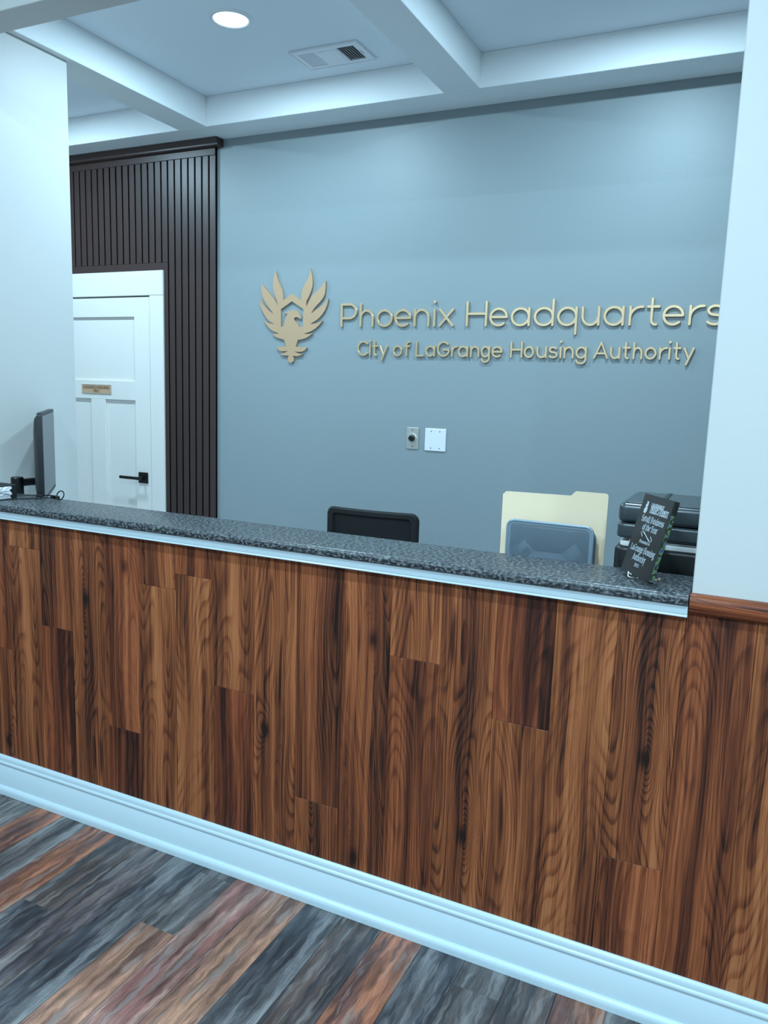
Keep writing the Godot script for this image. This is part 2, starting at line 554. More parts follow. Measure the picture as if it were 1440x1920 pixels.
func build_shell() -> void:
	var st := begin()
	box(st, Vector3(-5.1, CEIL, -1.95), Vector3(2.6, CEIL + 0.1, 4.1))
	var ce := struct("ceiling", st, M.ceiling, "pale coffered ceiling with flat boxed beams")
	for b in [[-2.905, -2.725], [-1.41, -1.24], [0.255, 0.425]]:
		obj("beam", box(begin(), Vector3(b[0], SOFFIT, -1.605), Vector3(b[1], CEIL, -0.40), 0.002), M.beam, ce)
	obj("beam", box(begin(), Vector3(-5.0, SOFFIT, BACK), Vector3(1.6, CEIL, -1.605), 0.002), M.beam, ce)
	obj("beam", box(begin(), Vector3(-5.0, SOFFIT, -0.40), Vector3(1.6, CEIL, -0.12), 0.002), M.beam, ce)
	struct("wall_back", box(begin(), Vector3(-5.1, 0, BACK - 0.12), Vector3(1.7, CEIL, BACK)), M.grey, "satin blue-grey painted wall behind the counter")
	struct("wall_left", box(begin(), Vector3(STUB - 0.12, 0, -0.73), Vector3(STUB, SOFFIT, -0.12), 0.002), M.white, "short white wall at the left end of the counter")
	st = begin()
	box(st, Vector3(1.6, 0, BACK), Vector3(1.7, CEIL, -0.12))
	box(st, Vector3(2.5, 0, -0.12), Vector3(2.6, CEIL, 4.1))
	struct("wall_right", st, M.white)
	struct("wall_far_left", box(begin(), Vector3(-5.1, 0, BACK), Vector3(-5.0, CEIL, 4.1)), M.white)
	struct("wall_lobby", box(begin(), Vector3(-5.1, 0, 4.0), Vector3(2.6, CEIL, 4.1)), M.white)

func build_trim() -> void:
	# baseboard with moulded top, and the shoe along its foot: outlines in (z, y)
	var p := PackedVector2Array([Vector2(-0.006, 0), Vector2(0.014, 0), Vector2(0.014, 0.103), Vector2(0.0118, 0.1055), Vector2(0.0118, 0.108), Vector2(0.0145, 0.111), Vector2(0.0152, 0.116), Vector2(0.0138, 0.120),
		Vector2(0.0105, 0.1225), Vector2(0.0105, 0.1255), Vector2(0.0098, 0.132), Vector2(0.008, 0.1375), Vector2(0.004, 0.1405), Vector2(0.002, 0.1415), Vector2(-0.006, 0.1415)])
	var bb := struct("baseboard_front", prism(begin(), p, Vector3(-3.2, 0, 0), Vector3.BACK, Vector3.UP, Vector3(5.6, 0, 0), 50), M.gloss, "glossy white moulded baseboard below the plank cladding")
	var q := PackedVector2Array([Vector2(0.014, 0.0006), Vector2(0.027, 0.0006)])
	for i in 8:
		var a := PI / 2 * i / 7.0
		q.append(Vector2(0.0155 + 0.0115 * cos(a), 0.013 + 0.016 * sin(a)))
	q.append(Vector2(0.014, 0.029))
	obj("shoe_moulding", prism(begin(), q, Vector3(-3.2, 0, 0), Vector3.BACK, Vector3.UP, Vector3(5.6, 0, 0), 50), M.gloss, bb)
	# cove under the counter
	var c := PackedVector2Array([Vector2(0, 1.0305), Vector2(0.021, 1.0305), Vector2(0.0235, 1.0318), Vector2(0.0235, 1.0345), Vector2(0.0222, 1.0362), Vector2(0.0222, 1.0374), Vector2(0.0235, 1.0385), Vector2(0.0250, 1.051), Vector2(0.0262, 1.058), Vector2(0, 1.058)])
	struct("trim_1", prism(begin(), c, Vector3(STUB, 0, 0), Vector3.BACK, Vector3.UP, Vector3(PILLAR - 0.004 - STUB, 0, 0), 20), M.gloss, "thin white cove moulding under the dark counter top")
	# half-round chair rail right of the counter
	var r := PackedVector2Array([Vector2(-0.006, 1.037), Vector2(0.006, 1.037)])
	for i in 11:
		var a := -PI / 2 + PI * i / 10.0
		r.append(Vector2(0.008 + 0.015 * cos(a), 1.061 + 0.0225 * sin(a)))
	r.append(Vector2(-0.006, 1.0835))
	flat_uv(Vector3(0, 1.5, 0.6), Vector3(0.8, 0, 0), Vector2(-1.545, 0.3))
	struct("trim_2", prism(begin(), r, Vector3(PILLAR - 0.002, 0, 0), Vector3.BACK, Vector3.UP, Vector3(2.6, 0, 0), 50), M.rail, "reddish brown half-round wooden chair rail")
	flat_uv()

func build_slats() -> void:
	var t := thing("slat_panel", "dark brown vertical slat panelling around the white door, left of the lettered wall", "wall panel", Vector3(-2.81, 0, BACK + 0.001))
	var left := -2.18
	var door_right := -0.366
	var door_left := -1.404
	var f := 0.020
	var st := begin()
	box(st, Vector3(left, 2.16, 0), Vector3(0, 2.79, 0.013))
	box(st, Vector3(door_right - 0.002, 0, 0), Vector3(0, 2.16, 0.013))
	box(st, Vector3(left, 0, 0), Vector3(door_left, 2.16, 0.013))
	obj("backing_board", st, M.slat_gap, t)
	obj("top_board", box(begin(), Vector3(left, 2.749, 0.013), Vector3(-0.001, 2.794, f + 0.002), 0.002), M.slat, t)
	var cap := PackedVector2Array([Vector2(0, 2.788), Vector2(0.046, 2.788), Vector2(0.052, 2.792), Vector2(0.052, 2.800), Vector2(0.060, 2.806), Vector2(0.062, 2.812), Vector2(0.062, 2.826), Vector2(0, 2.828)])
	obj("cap_moulding", prism(begin(), cap, Vector3(left, 0, 0), Vector3.BACK, Vector3.UP, Vector3(-left + 0.040, 0, 0), 20), M.slat, t)
	obj("bottom_board", box(begin(), Vector3(door_left, 2.157, 0.013), Vector3(door_right + 0.004, 2.198, f - 0.001), 0.0015), M.slat, t)
	for k in 45:
		var x1 := -0.0005 - 0.04826 * k
		var x0 := x1 - 0.0375
		if x0 < left:
			break
		var over := x0 < door_right and x1 > door_left
		st = box(begin(), Vector3(x0, 2.198 if over else 0.0, 0.012), Vector3(x1, 2.749, f), 0.0015)
		if over and x1 > door_right:
			box(st, Vector3(door_right, 0, 0.012), Vector3(x1, 2.198, f), 0.0015)   # cut round the door casing
		obj("slat", st, M.slat, t)

func build_door() -> void:
	var st := begin()
	box(st, Vector3(-4.113, 0.008, BACK), Vector3(-3.283, 2.006, BACK + 0.012))
	var d := struct("door_1", st, M.door, "white craftsman panel door with black lever, set in the slat panelling")
	var f := BACK + 0.012
	var g := BACK + 0.026
	var part := func(called: String, x0: float, y0: float, x1: float, y1: float) -> void:
		obj(called, box(begin(), Vector3(x0, y0, f), Vector3(x1, y1, g), 0.0015), M.door, d)
	part.call("stile", -3.401, 0.008, -3.283, 2.006)
	part.call("stile", -4.113, 0.008, -3.995, 2.006)
	part.call("top_rail", -3.995, 1.894, -3.401, 2.006)
	part.call("lock_rail", -3.995, 1.402, -3.401, 1.517)
	part.call("bottom_rail", -3.995, 0.008, -3.401, 0.24)
	part.call("mullion", -3.759, 0.24, -3.643, 1.402)
	var h := BACK + 0.032
	obj("head_casing", box(begin(), Vector3(-4.213, 2.015, BACK), Vector3(-3.177, 2.154, h), 0.002), M.door, d)
	obj("side_casing", box(begin(), Vector3(-3.279, 0, BACK), Vector3(-3.178, 2.0145, h - 0.002), 0.002), M.door, d)
	obj("side_casing", box(begin(), Vector3(-4.211, 0, BACK), Vector3(-4.117, 2.0145, h - 0.002), 0.002), M.door, d)
	st = begin()
	box(st, Vector3(-3.379, 0.906, g), Vector3(-3.307, 0.972, g + 0.008), 0.002)
	tube(st, [Vector3(-3.342, 0.938, g), Vector3(-3.342, 0.938, g + 0.05)], 0.011, 12)
	box(st, Vector3(-3.492, 0.929, g + 0.042), Vector3(-3.330, 0.947, g + 0.054), 0.003)
	var lever := obj("door_lever", st, M.black, d)
	lever.set_meta("label", "square black lever handle")
	# brass plate screwed to the lock rail
	var t := thing("door_plate", "small tan door plate reading AUTHORIZED PERSONNEL ONLY on the white door", "sign", Vector3(-3.71, 1.4625, g))
	var brass := obj("plate", box(begin(), Vector3(-0.12, -0.0275, 0), Vector3(0.12, 0.0275, 0.004), 0.001), M.gold_plate, t)
	var serif := SystemFont.new()
	serif.font_names = PackedStringArray(["Droid Serif"])
	words("AUTHORIZED PERSONNEL", serif, 0.0155, 0.218, Vector3(0, 0.0085, 0.004), M.black, brass)
	words("ONLY", serif, 0.0155, 0.05, Vector3(0, -0.0125, 0.004), M.black, brass)
	st = begin()
	for e in [[-0.12, 0.0245, 0.12, 0.0275], [-0.12, -0.0275, 0.12, -0.0255], [0.116, -0.0255, 0.12, 0.0245], [-0.12, -0.0255, -0.118, 0.0245]]:
		box(st, Vector3(e[0], e[1], 0.004), Vector3(e[2], e[3], 0.0055), 0.0004)
	obj("rim", st, M.steel, brass)

# raised lettering of a given capital height, squeezed to a given width
func words(text: String, font: Font, size: float, width: float, at: Vector3, m: Material, parent: Node3D, called := "lettering", depth := 0.0008) -> MeshInstance3D:
	var t := TextMesh.new()
	t.text = text
	t.font = font
	t.font_size = 32
	t.pixel_size = size / 23.0
	t.depth = 0.01
	t.curve_step = 1.0
	var o := put(called, t, m, parent)
	var b := t.get_aabb()
	o.scale = Vector3(width / maxf(b.size.x, 0.001), 1.0, depth / 0.01)
	o.position = at + Vector3(0, 0, depth / 2.0)
	return o

# ------------------------------------------------------------------ wall lettering
func arc(c: Vector2, rx: float, ry: float, from: float, to: float, n := 18) -> Array:
	var out := []
	for i in n + 1:
		var a := deg_to_rad(lerpf(from, to, float(i) / n))
		out.append(c + Vector2(cos(a) * rx, sin(a) * ry))
	return out

# strokes of a letter: x from 0 to 1 between its outermost strokes, y from 0 at the baseline to 1 at capital height
func strokes(ch: String, xh: float) -> Array:
	var v := func(x: float, y: float) -> Vector2: return Vector2(x, y)
	var o := arc(Vector2(0.5, xh / 2), 0.5, xh / 2, 0, 360, 36)
	match ch:
		"P": return [[v.call(0, 0), v.call(0, 1)], [v.call(0, 1), v.call(0.5, 1)] + arc(Vector2(0.55, 0.68), 0.45, 0.32, 90, -90) + [v.call(0, 0.36)]]
		"h": return [[v.call(0, 0), v.call(0, 1)], arc(Vector2(0.5, xh - 0.36), 0.5, 0.36, 180, 0) + [v.call(1, 0)]]
		"n": return [[v.call(0, 0), v.call(0, xh)], arc(Vector2(0.5, xh - 0.36), 0.5, 0.36, 180, 0) + [v.call(1, 0)]]
		"u": return [[v.call(0, xh)] + arc(Vector2(0.5, 0.36), 0.5, 0.36, 180, 360), [v.call(1, xh), v.call(1, 0)]]
		"o": return [o]
		"e": return [arc(Vector2(0.5, xh / 2), 0.5, xh / 2, 0, 312, 32), [v.call(0, xh / 2), v.call(1, xh / 2)]]
		"a": return [o, [v.call(1, xh), v.call(1, 0)]]
		"d": return [o, [v.call(1, 1.04), v.call(1, 0)]]
		"q": return [o, [v.call(1, xh), v.call(1, -0.36)]]
		"g": return [o, [v.call(1, xh), v.call(1, -0.1)] + arc(Vector2(0.5, -0.1), 0.5, 0.28, 0, -165)]
		"i": return [[v.call(0.5, 0), v.call(0.5, xh)]]
		"x": return [[v.call(0, xh), v.call(1, 0)], [v.call(0, 0), v.call(1, xh)]]
		"H": return [[v.call(0, 0), v.call(0, 1)], [v.call(1, 0), v.call(1, 1)], [v.call(0, 0.5), v.call(1, 0.5)]]
		"L": return [[v.call(0, 1), v.call(0, 0), v.call(1, 0)]]
		"A": return [[v.call(0, 0), v.call(0.5, 1), v.call(1, 0)], [v.call(0.16, 0.3), v.call(0.84, 0.3)]]
		"r": return [[v.call(0, 0), v.call(0, xh)], arc(Vector2(0.95, xh - 0.42), 0.95, 0.42, 180, 84)]
		"t": return [[v.call(0.36, 1.0)] + arc(Vector2(0.74, 0.2), 0.38, 0.2, 180, 285), [v.call(0, xh), v.call(1, xh)]]
		"f": return [[v.call(1, 0.99)] + arc(Vector2(0.85, 0.78), 0.42, 0.22, 90, 180) + [v.call(0.43, 0)], [v.call(0, xh), v.call(0.95, xh)]]
		"s": return [arc(Vector2(0.5, xh * 0.755), 0.43, xh * 0.245, 30, 270) + arc(Vector2(0.5, xh * 0.255), 0.5, xh * 0.255, 90, -150)]
		"C": return [arc(Vector2(0.56, 0.5), 0.56, 0.5, 45, 315, 30)]
		"G": return [arc(Vector2(0.54, 0.5), 0.54, 0.5, 45, 338, 30) + [v.call(1.0, 0.45), v.call(0.52, 0.45)]]
		"y": return [[v.call(0, xh), v.call(0.53, 0)], [v.call(1, xh), v.call(0.3, -0.34)]]
	return []

# a stroke as a raised bar with a flat chamfered face and round ends
func bar(st: SurfaceTool, path: Array, w: float, z0: float, z1: float) -> void:
	var p := []
	for q in path:
		if p.is_empty() or p[-1].distance_to(q) > 1e-5:
			p.append(q)
	var ch := w * 0.11
	var ring: bool = p.size() > 8 and p[0].distance_to(p[-1]) < 1e-4
	var sides := []
	for i in p.size():
		var a: Vector2 = p[maxi(i - 1, 0)]
		var b: Vector2 = p[mini(i + 1, p.size() - 1)]
		if ring and (i == 0 or i == p.size() - 1):
			a = p[-2]
			b = p[1]
		var d0: Vector2 = (p[i] - a).normalized() if i > 0 or ring else (b - p[i]).normalized()
		var d1: Vector2 = (b - p[i]).normalized() if i < p.size() - 1 or ring else d0
		var d := (d0 + d1).normalized()
		var s := Vector2(-d.y, d.x)
		sides.append(s / maxf(0.5, s.dot(Vector2(-d0.y, d0.x))))
	var at := func(i: int, k: float, z: float) -> Vector3:
		var q: Vector2 = p[i] + sides[i] * k
		return Vector3(q.x, q.y, z)
	var h := w / 2
	for i in p.size() - 1:
		poly(st, [at.call(i, -h + ch, z1), at.call(i + 1, -h + ch, z1), at.call(i + 1, h - ch, z1), at.call(i, h - ch, z1)], Vector3.BACK)
		for s in [-1.0, 1.0]:
			var e: Vector2 = sides[i] * s
			var out := Vector3(e.x, e.y, 0)
			poly(st, [at.call(i, s * (h - ch), z1), at.call(i + 1, s * (h - ch), z1), at.call(i + 1, s * h, z1 - ch), at.call(i, s * h, z1 - ch)], out + Vector3.BACK)
			poly(st, [at.call(i, s * h, z1 - ch), at.call(i + 1, s * h, z1 - ch), at.call(i + 1, s * h, z0), at.call(i, s * h, z0)], out)
	if ring:
		return
	for e in [[0, 1], [p.size() - 1, p.size() - 2]]:
		var c: Vector2 = p[e[0]]
		var d: Vector2 = (c - p[e[1]]).normalized()
		var a0 := d.angle()
		for i in 6:
			var t0 := a0 - PI / 2 + PI * i / 6.0
			var t1 := a0 - PI / 2 + PI * (i + 1) / 6.0
			var u0 := Vector3(cos(t0), sin(t0), 0)
			var u1 := Vector3(cos(t1), sin(t1), 0)
			var m := Vector3(c.x, c.y, 0)
			var up := Vector3(0, 0, 1)
			poly(st, [m + up * z1, m + u0 * (h - ch) + up * z1, m + u1 * (h - ch) + up * z1], Vector3.BACK)
			poly(st, [m + u0 * (h - ch) + up * z1, m + u1 * (h - ch) + up * z1, m + u1 * h + up * (z1 - ch), m + u0 * h + up * (z1 - ch)], u0 + up)
			poly(st, [m + u0 * h + up * (z1 - ch), m + u1 * h + up * (z1 - ch), m + u1 * h + up * z0, m + u0 * h + up * z0], u0)

func lettering(label: String, text: String, at: Vector3, starts: Array, widths: Array, cap: float, xh: float, w: float) -> void:
	var t := thing("wall_lettering", label, "sign", at)
	for i in text.length():
		var ch := text[i]
		var st := begin()
		var x0: float = starts[i] / 1000.0 + w / 2
		var wide: float = widths[i] / 1000.0 - w
		if ch == "i":
			wide = 0.0
			x0 += (widths[i] / 1000.0 - w) / 2
		var layer := 0
		for s in strokes(ch, xh):
			var p := []
			for q in s:
				p.append(Vector2(x0 + q.x * wide, w / 2 + q.y * (cap - w)))
			bar(st, p, w, 0.004, 0.013 - 0.00025 * layer)   # crossing strokes lie a hair lower
			layer += 1
		if ch == "i":
			var c := PackedVector2Array()
			for k in 16:
				c.append(Vector2(x0, cap * 0.99) + Vector2(cos(TAU * k / 16), sin(TAU * k / 16)) * w * 0.62)
			prism(st, c, Vector3(0, 0, 0.004), Vector3.RIGHT, Vector3.UP, Vector3(0, 0, 0.009))
		# two short studs that hold the letter off the wall
		var sp: Array = strokes(ch, xh)[0]
		for q in [sp[0], sp[-1]]:
			var c := Vector3(x0 + q.x * wide, w / 2 + q.y * (cap - w), 0)
			box(st, c - Vector3(0.0015, 0.0015, 0), c + Vector3(0.0015, 0.0015, 0.005))
		obj("letter", st, M.gold, t)

func build_emblem() -> void:
	# outline measured on a grid of 9.14 units to the pixel, turned into metres on the wall
	var here := Vector2(-2.312, 1.63)
	var to_wall := func(a: Array) -> PackedVector2Array:
		var out := PackedVector2Array()
		for q in a:
			out.append(Vector2(3.6639e-4 * q.x + 5.1432e-6 * q.y - 2.54314, -3.6111e-6 * q.x - 3.04361e-4 * q.y + 2.175275) - here)
		return out
	var curve := func(a: Array) -> Array:
		# points between which the outline bends: a Vector3 is a corner, a Vector2 a smooth point
		var out := []
		var n := a.size()
		for i in n:
			var p := Vector2(a[i].x, a[i].y)
			var q := Vector2(a[(i + 1) % n].x, a[(i + 1) % n].y)
			var tp := Vector2.ZERO
			var tq := Vector2.ZERO
			if a[i] is Vector2:
				tp = (q - Vector2(a[(i + n - 1) % n].x, a[(i + n - 1) % n].y)) / 2.0
			else:
				tp = q - p
			if a[(i + 1) % n] is Vector2:
				tq = (Vector2(a[(i + 2) % n].x, a[(i + 2) % n].y) - p) / 2.0
			else:
				tq = q - p
			if a[i] is Vector3 and a[(i + 1) % n] is Vector3:
				out.append(p)
				continue
			for k in 5:
				var t := k / 5.0
				out.append(p * (2 * t * t * t - 3 * t * t + 1) + tp * (t * t * t - 2 * t * t + t) + q * (3 * t * t - 2 * t * t * t) + tq * (t * t * t - t * t))
		return out
	var C := func(x: float, y: float) -> Vector3: return Vector3(x, y, 0)
	# left half, from the roof peak round the wing, the tail, the body and the head back to the peak
	var left := [C.call(625, 555), C.call(478, 662), Vector2(468, 540), Vector2(430, 420), Vector2(378, 300), C.call(350, 158), Vector2(310, 270), Vector2(296, 390), Vector2(318, 530), Vector2(362, 660), C.call(385, 772),
		Vector2(350, 690), Vector2(270, 580), Vector2(170, 460), C.call(95, 372), Vector2(94, 480), Vector2(115, 600), Vector2(175, 720), Vector2(250, 815), C.call(302, 892), Vector2(225, 840), Vector2(130, 740), C.call(60, 655),
		Vector2(75, 760), Vector2(125, 880), Vector2(210, 1000), C.call(315, 1072), Vector2(220, 1055), C.call(137, 1010), Vector2(180, 1090), Vector2(270, 1180), C.call(402, 1238), C.call(288, 1242),
		Vector2(350, 1300), C.call(490, 1345), C.call(525, 1458), C.call(358, 1474), Vector2(395, 1525), Vector2(440, 1545), C.call(552, 1540), Vector2(490, 1572), C.call(420, 1585), Vector2(455, 1612), C.call(572, 1620),
		Vector2(553, 1660), Vector2(562, 1715), C.call(605, 1750), C.call(625, 835), Vector2(560, 850), C.call(490, 897), C.call(550, 890), Vector2(525, 940), Vector2(500, 1020), C.call(478, 1115), C.call(435, 1115), C.call(435, 815), C.call(625, 680)]
	var right := [C.call(625, 555), C.call(625, 680), C.call(820, 815), C.call(815, 1115), C.call(745, 1115), Vector2(715, 1055), Vector2(672, 1010), C.call(660, 988), Vector2(672, 962), Vector2(700, 952), Vector2(740, 965), C.call(782, 990),
		Vector2(778, 945), Vector2(745, 880), Vector2(700, 838), C.call(625, 835), C.call(605, 1750), Vector2(650, 1710), Vector2(660, 1670), C.call(640, 1620), Vector2(720, 1625), C.call(815, 1590), Vector2(760, 1580), C.call(665, 1545), Vector2(760, 1548), Vector2(830, 1530), C.call(885, 1474),
		C.call(690, 1458), C.call(725, 1345), Vector2(860, 1310), C.call(975, 1232), C.call(822, 1240), Vector2(950, 1190), Vector2(1060, 1110), C.call(1142, 1008), Vector2(1050, 1050), C.call(935, 1070), Vector2(1060, 985), Vector2(1150, 880), Vector2(1205, 770), C.call(1235, 640),
		Vector2(1140, 750), Vector2(1040, 820), C.call(950, 890), Vector2(1010, 790), Vector2(1110, 680), Vector2(1165, 590), Vector2(1185, 480), C.call(1190, 342), Vector2(1090, 470), Vector2(975, 580), Vector2(910, 690), C.call(872, 782), Vector2(870, 690), Vector2(920, 580), Vector2(970, 430), Vector2(968, 280), C.call(935, 135),
		Vector2(910, 270), Vector2(840, 400), Vector2(795, 500), C.call(782, 662)]
	var t := thing("wall_emblem", "gold bird emblem with flame-like wings and a house outline, left of the lettering", "emblem", Vector3(here.x, here.y, BACK))
	var st := begin()
	for half in [left, right]:
		var p: PackedVector2Array = to_wall.call(curve.call(half))
		var open := []
		for i in p.size():
			var a := p[i]
			var b := p[(i + 1) % p.size()]
			var seam := absf(a.x - b.x) < 0.02 and (a.distance_to(b) > 0.2 or (absf(a.x - b.x) < 0.002 and absf(a.x - (3.6639e-4 * 625 - 2.5431 - here.x + 0.003)) < 0.004 and a.distance_to(b) > 0.03))
			if seam:
				open.append(i)
		prism(st, p, Vector3(0, 0, 0.003), Vector3.RIGHT, Vector3.UP, Vector3(0, 0, 0.010), 40, true, open)
	obj("cut_plate", st, M.gold_matte, t)
	for q in [Vector2(0.0, 0.14), Vector2(-0.1, 0.2), Vector2(0.1, 0.2), Vector2(0.0, 0.06)]:
		obj("mounting_stud", box(begin(), Vector3(q.x - 0.003, q.y - 0.003, 0), Vector3(q.x + 0.003, q.y + 0.003, 0.004)), M.steel, t)

# ------------------------------------------------------------------ things
func down_light(x: float, z: float, energy: float, label: String, group := "") -> void:
	var t := thing("recessed_light", label, "ceiling light", Vector3(x, CEIL, z), 0.0, group)
	obj("trim_ring", lathe(begin(), [Vector2(0.070, -0.003), Vector2(0.074, -0.007), Vector2(0.084, -0.006), Vector2(0.090, -0.002), Vector2(0.091, 0.0)], 40), M.plastic_white, t)
	obj("lens", lathe(begin(), [Vector2(0.0005, -0.005), Vector2(0.05, -0.005), Vector2(0.0695, -0.004), Vector2(0.0700, -0.001)], 40), M.lens, t)
	var l := AreaLight3D.new()
	l.name = "lamp"
	l.area_size = Vector2(0.12, 0.12)
	l.light_color = LIGHT
	l.light_energy = energy
	l.area_range = 12.0
	l.shadow_enabled = true
	l.position = Vector3(0, -0.012, 0)
	l.rotation.x = -PI / 2
	t.add_child(l, true)

func build_vent() -> void:
	var t := thing("ceiling_vent", "white metal ceiling air vent with two louvred banks beside the round light", "air vent", Vector3(-2.030, CEIL, -1.492))
	var w := 0.338
	var d := 0.197
	var st := begin()
	# frame pieces round two openings
	var e := [[0.0, 0.0, w, 0.030], [0.0, d - 0.030, w, d], [0.0, 0.030, 0.028, d - 0.030], [0.112, 0.030, 0.222, d - 0.030], [0.306, 0.030, w, d - 0.030]]
	for r in e:
		box(st, Vector3(r[0], -0.008, r[1]), Vector3(r[2], -0.001, r[3]))
	obj("frame", st, M.plastic_white, t)
	st = begin()
	for r in [[0.0, 0.0, w, 0.006], [0.0, d - 0.006, w, d], [0.0, 0.006, 0.006, d - 0.006], [w - 0.006, 0.006, w, d - 0.006]]:
		box(st, Vector3(r[0], -0.010, r[1]), Vector3(r[2], -0.008, r[3]), 0.0008)
	obj("rim", st, M.plastic_white, t)
	obj("centre_panel", box(begin(), Vector3(0.122, -0.0095, 0.038), Vector3(0.212, -0.008, d - 0.038), 0.0008), M.plastic_white, t)
	obj("dark_backing", box(begin(), Vector3(0.02, -0.0012, 0.02), Vector3(0.315, -0.0004, d - 0.02)), M.black_soft, t)  # flat black sheet painted in for the shade behind the louvres
	for bank in 2:
		for k in 7:
			var x := (0.034 if bank == 0 else 0.228) + 0.0122 * k
			var xf := Transform3D(Basis(Vector3.BACK, 0.62 if bank == 0 else -1.0), Vector3(x, -0.0045, 0))
			obj("louvre", box(begin(), Vector3(-0.0055 if bank == 0 else -0.0042, -0.0005, 0.030), Vector3(0.0055 if bank == 0 else 0.0042, 0.0005, d - 0.030), 0.0, xf), M.plastic_white, t)
	st = begin()
	box(st, Vector3(0.309, -0.0135, 0.075), Vector3(0.315, -0.0095, 0.115), 0.001)
	obj("damper_tab", st, M.plastic_white, t)

func build_counter() -> void:
	var p := PackedVector2Array([Vector2(-0.188, 1.058), Vector2(0.025, 1.058)])
	for i in 5:
		var a := -PI / 2 + PI / 2 * i / 4.0
		p.append(Vector2(0.026 + 0.006 * cos(a), 1.064 + 0.006 * sin(a)))
	for i in 7:
		var a := PI / 2 * i / 6.0
		p.append(Vector2(0.021 + 0.011 * cos(a), TOP - 0.011 + 0.011 * sin(a)))
	for i in 4:
		var a := PI / 2 + PI / 2 * i / 3.0
		p.append(Vector2(-0.184 + 0.004 * cos(a), TOP - 0.004 + 0.004 * sin(a)))
	tag(obj("countertop", prism(begin(), p, Vector3(STUB, 0, 0), Vector3.BACK, Vector3.UP, Vector3(PILLAR - 0.0045 - STUB, 0, 0), 45), M.stone), "long speckled charcoal laminate counter top on the plank clad half wall", "countertop")

func build_plates() -> void:
	var t := thing("dial_plate", "narrow shiny steel wall plate with a round black knob", "control plate", Vector3(-1.583, 1.277, BACK))
	var st := begin()
	box(st, Vector3(-0.034, -0.055, 0), Vector3(0.034, 0.055, 0.006), 0.004)
	obj("plate", st, M.steel, t)
	var face := Transform3D(Basis(Vector3.RIGHT, PI / 2), Vector3(-0.001, 0.0, 0.006))
	var ringed := obj("dial_ring", lathe(begin(), [Vector2(0.026, 0), Vector2(0.026, 0.001), Vector2(0.024, 0.0018), Vector2(0.0005, 0.0018)], 28, face), M.steel, t)
	st = begin()
	lathe(st, [Vector2(0.0155, 0.0018), Vector2(0.0155, 0.008), Vector2(0.0125, 0.019), Vector2(0.011, 0.0205), Vector2(0.0005, 0.0205)], 24, face)
	for k in 12:
		var a := TAU * k / 12
		tube(st, [face * Vector3(cos(a) * 0.0152, 0.002, sin(a) * 0.0152), face * Vector3(cos(a) * 0.0125, 0.019, sin(a) * 0.0125)], 0.0016, 6)
	obj("knob", st, M.black, t)
	for y in [-0.0415, 0.0415]:
		var s := Transform3D(Basis(Vector3.RIGHT, PI / 2), Vector3(-0.001, y, 0.006))
		obj("screw", lathe(begin(), [Vector2(0.0042, 0), Vector2(0.0036, 0.0012), Vector2(0.0005, 0.0016)], 12, s), M.screw, t)
	for k in 9:
		var a := deg_to_rad(-40.0 + 32.5 * k)
		st = begin()
		var c := Vector3(-0.001 + cos(a) * 0.0215, sin(a) * 0.0215, 0.0078)
		box(st, c - Vector3(0.0009, 0.0009, 0), c + Vector3(0.0009, 0.0009, 0.0003))
		obj("dial_mark", st, M.black, t)
	t = thing("blank_plate", "square blank white wall plate right of the steel dial plate", "wall plate", Vector3(-1.458, 1.275, BACK))
	obj("plate", box(begin(), Vector3(-0.057, -0.057, 0), Vector3(0.057, 0.057, 0.006), 0.003), M.plastic_white, t)
	for x in [-0.023, 0.023]:
		for y in [-0.042, 0.042]:
			var s := Transform3D(Basis(Vector3.RIGHT, PI / 2), Vector3(x, y, 0.006))
			st = begin()
			lathe(st, [Vector2(0.0034, 0), Vector2(0.003, 0.0008), Vector2(0.0005, 0.001)], 12, s)
			obj("screw", st, M.screw, t)

# a flat ring between two outlines with as many points, bent by a curve
func ring_plate(st: SurfaceTool, outer: PackedVector2Array, inner: PackedVector2Array, z0: float, z1: float, bend: float) -> SurfaceTool:
	var w := func(q: Vector2, z: float) -> Vector3: return Vector3(q.x, q.y, z - bend * q.x * q.x)
	var n := outer.size()
	for i in n:
		var j := (i + 1) % n
		var a := outer[i]
		var b := outer[j]
		var c := inner[j]
		var d := inner[i]
		var ma := a.lerp(d, 0.22)
		var mb := b.lerp(c, 0.22)
		var md := d.lerp(a, 0.22)
		var mc := c.lerp(b, 0.22)
		var o := Vector3((a - d).x, (a - d).y, 0).normalized()
		for s in [0, 1]:
			var zf := z1 if s else z0
			var zm := (z0 + z1) / 2
			var dir := Vector3.BACK if s else Vector3.FORWARD
			poly(st, [w.call(ma, zf), w.call(mb, zf), w.call(mc, zf), w.call(md, zf)], dir)
			poly(st, [w.call(a, zm), w.call(b, zm), w.call(mb, zf), w.call(ma, zf)], dir + o)
			poly(st, [w.call(d, zm), w.call(c, zm), w.call(mc, zf), w.call(md, zf)], dir - o)
	return st

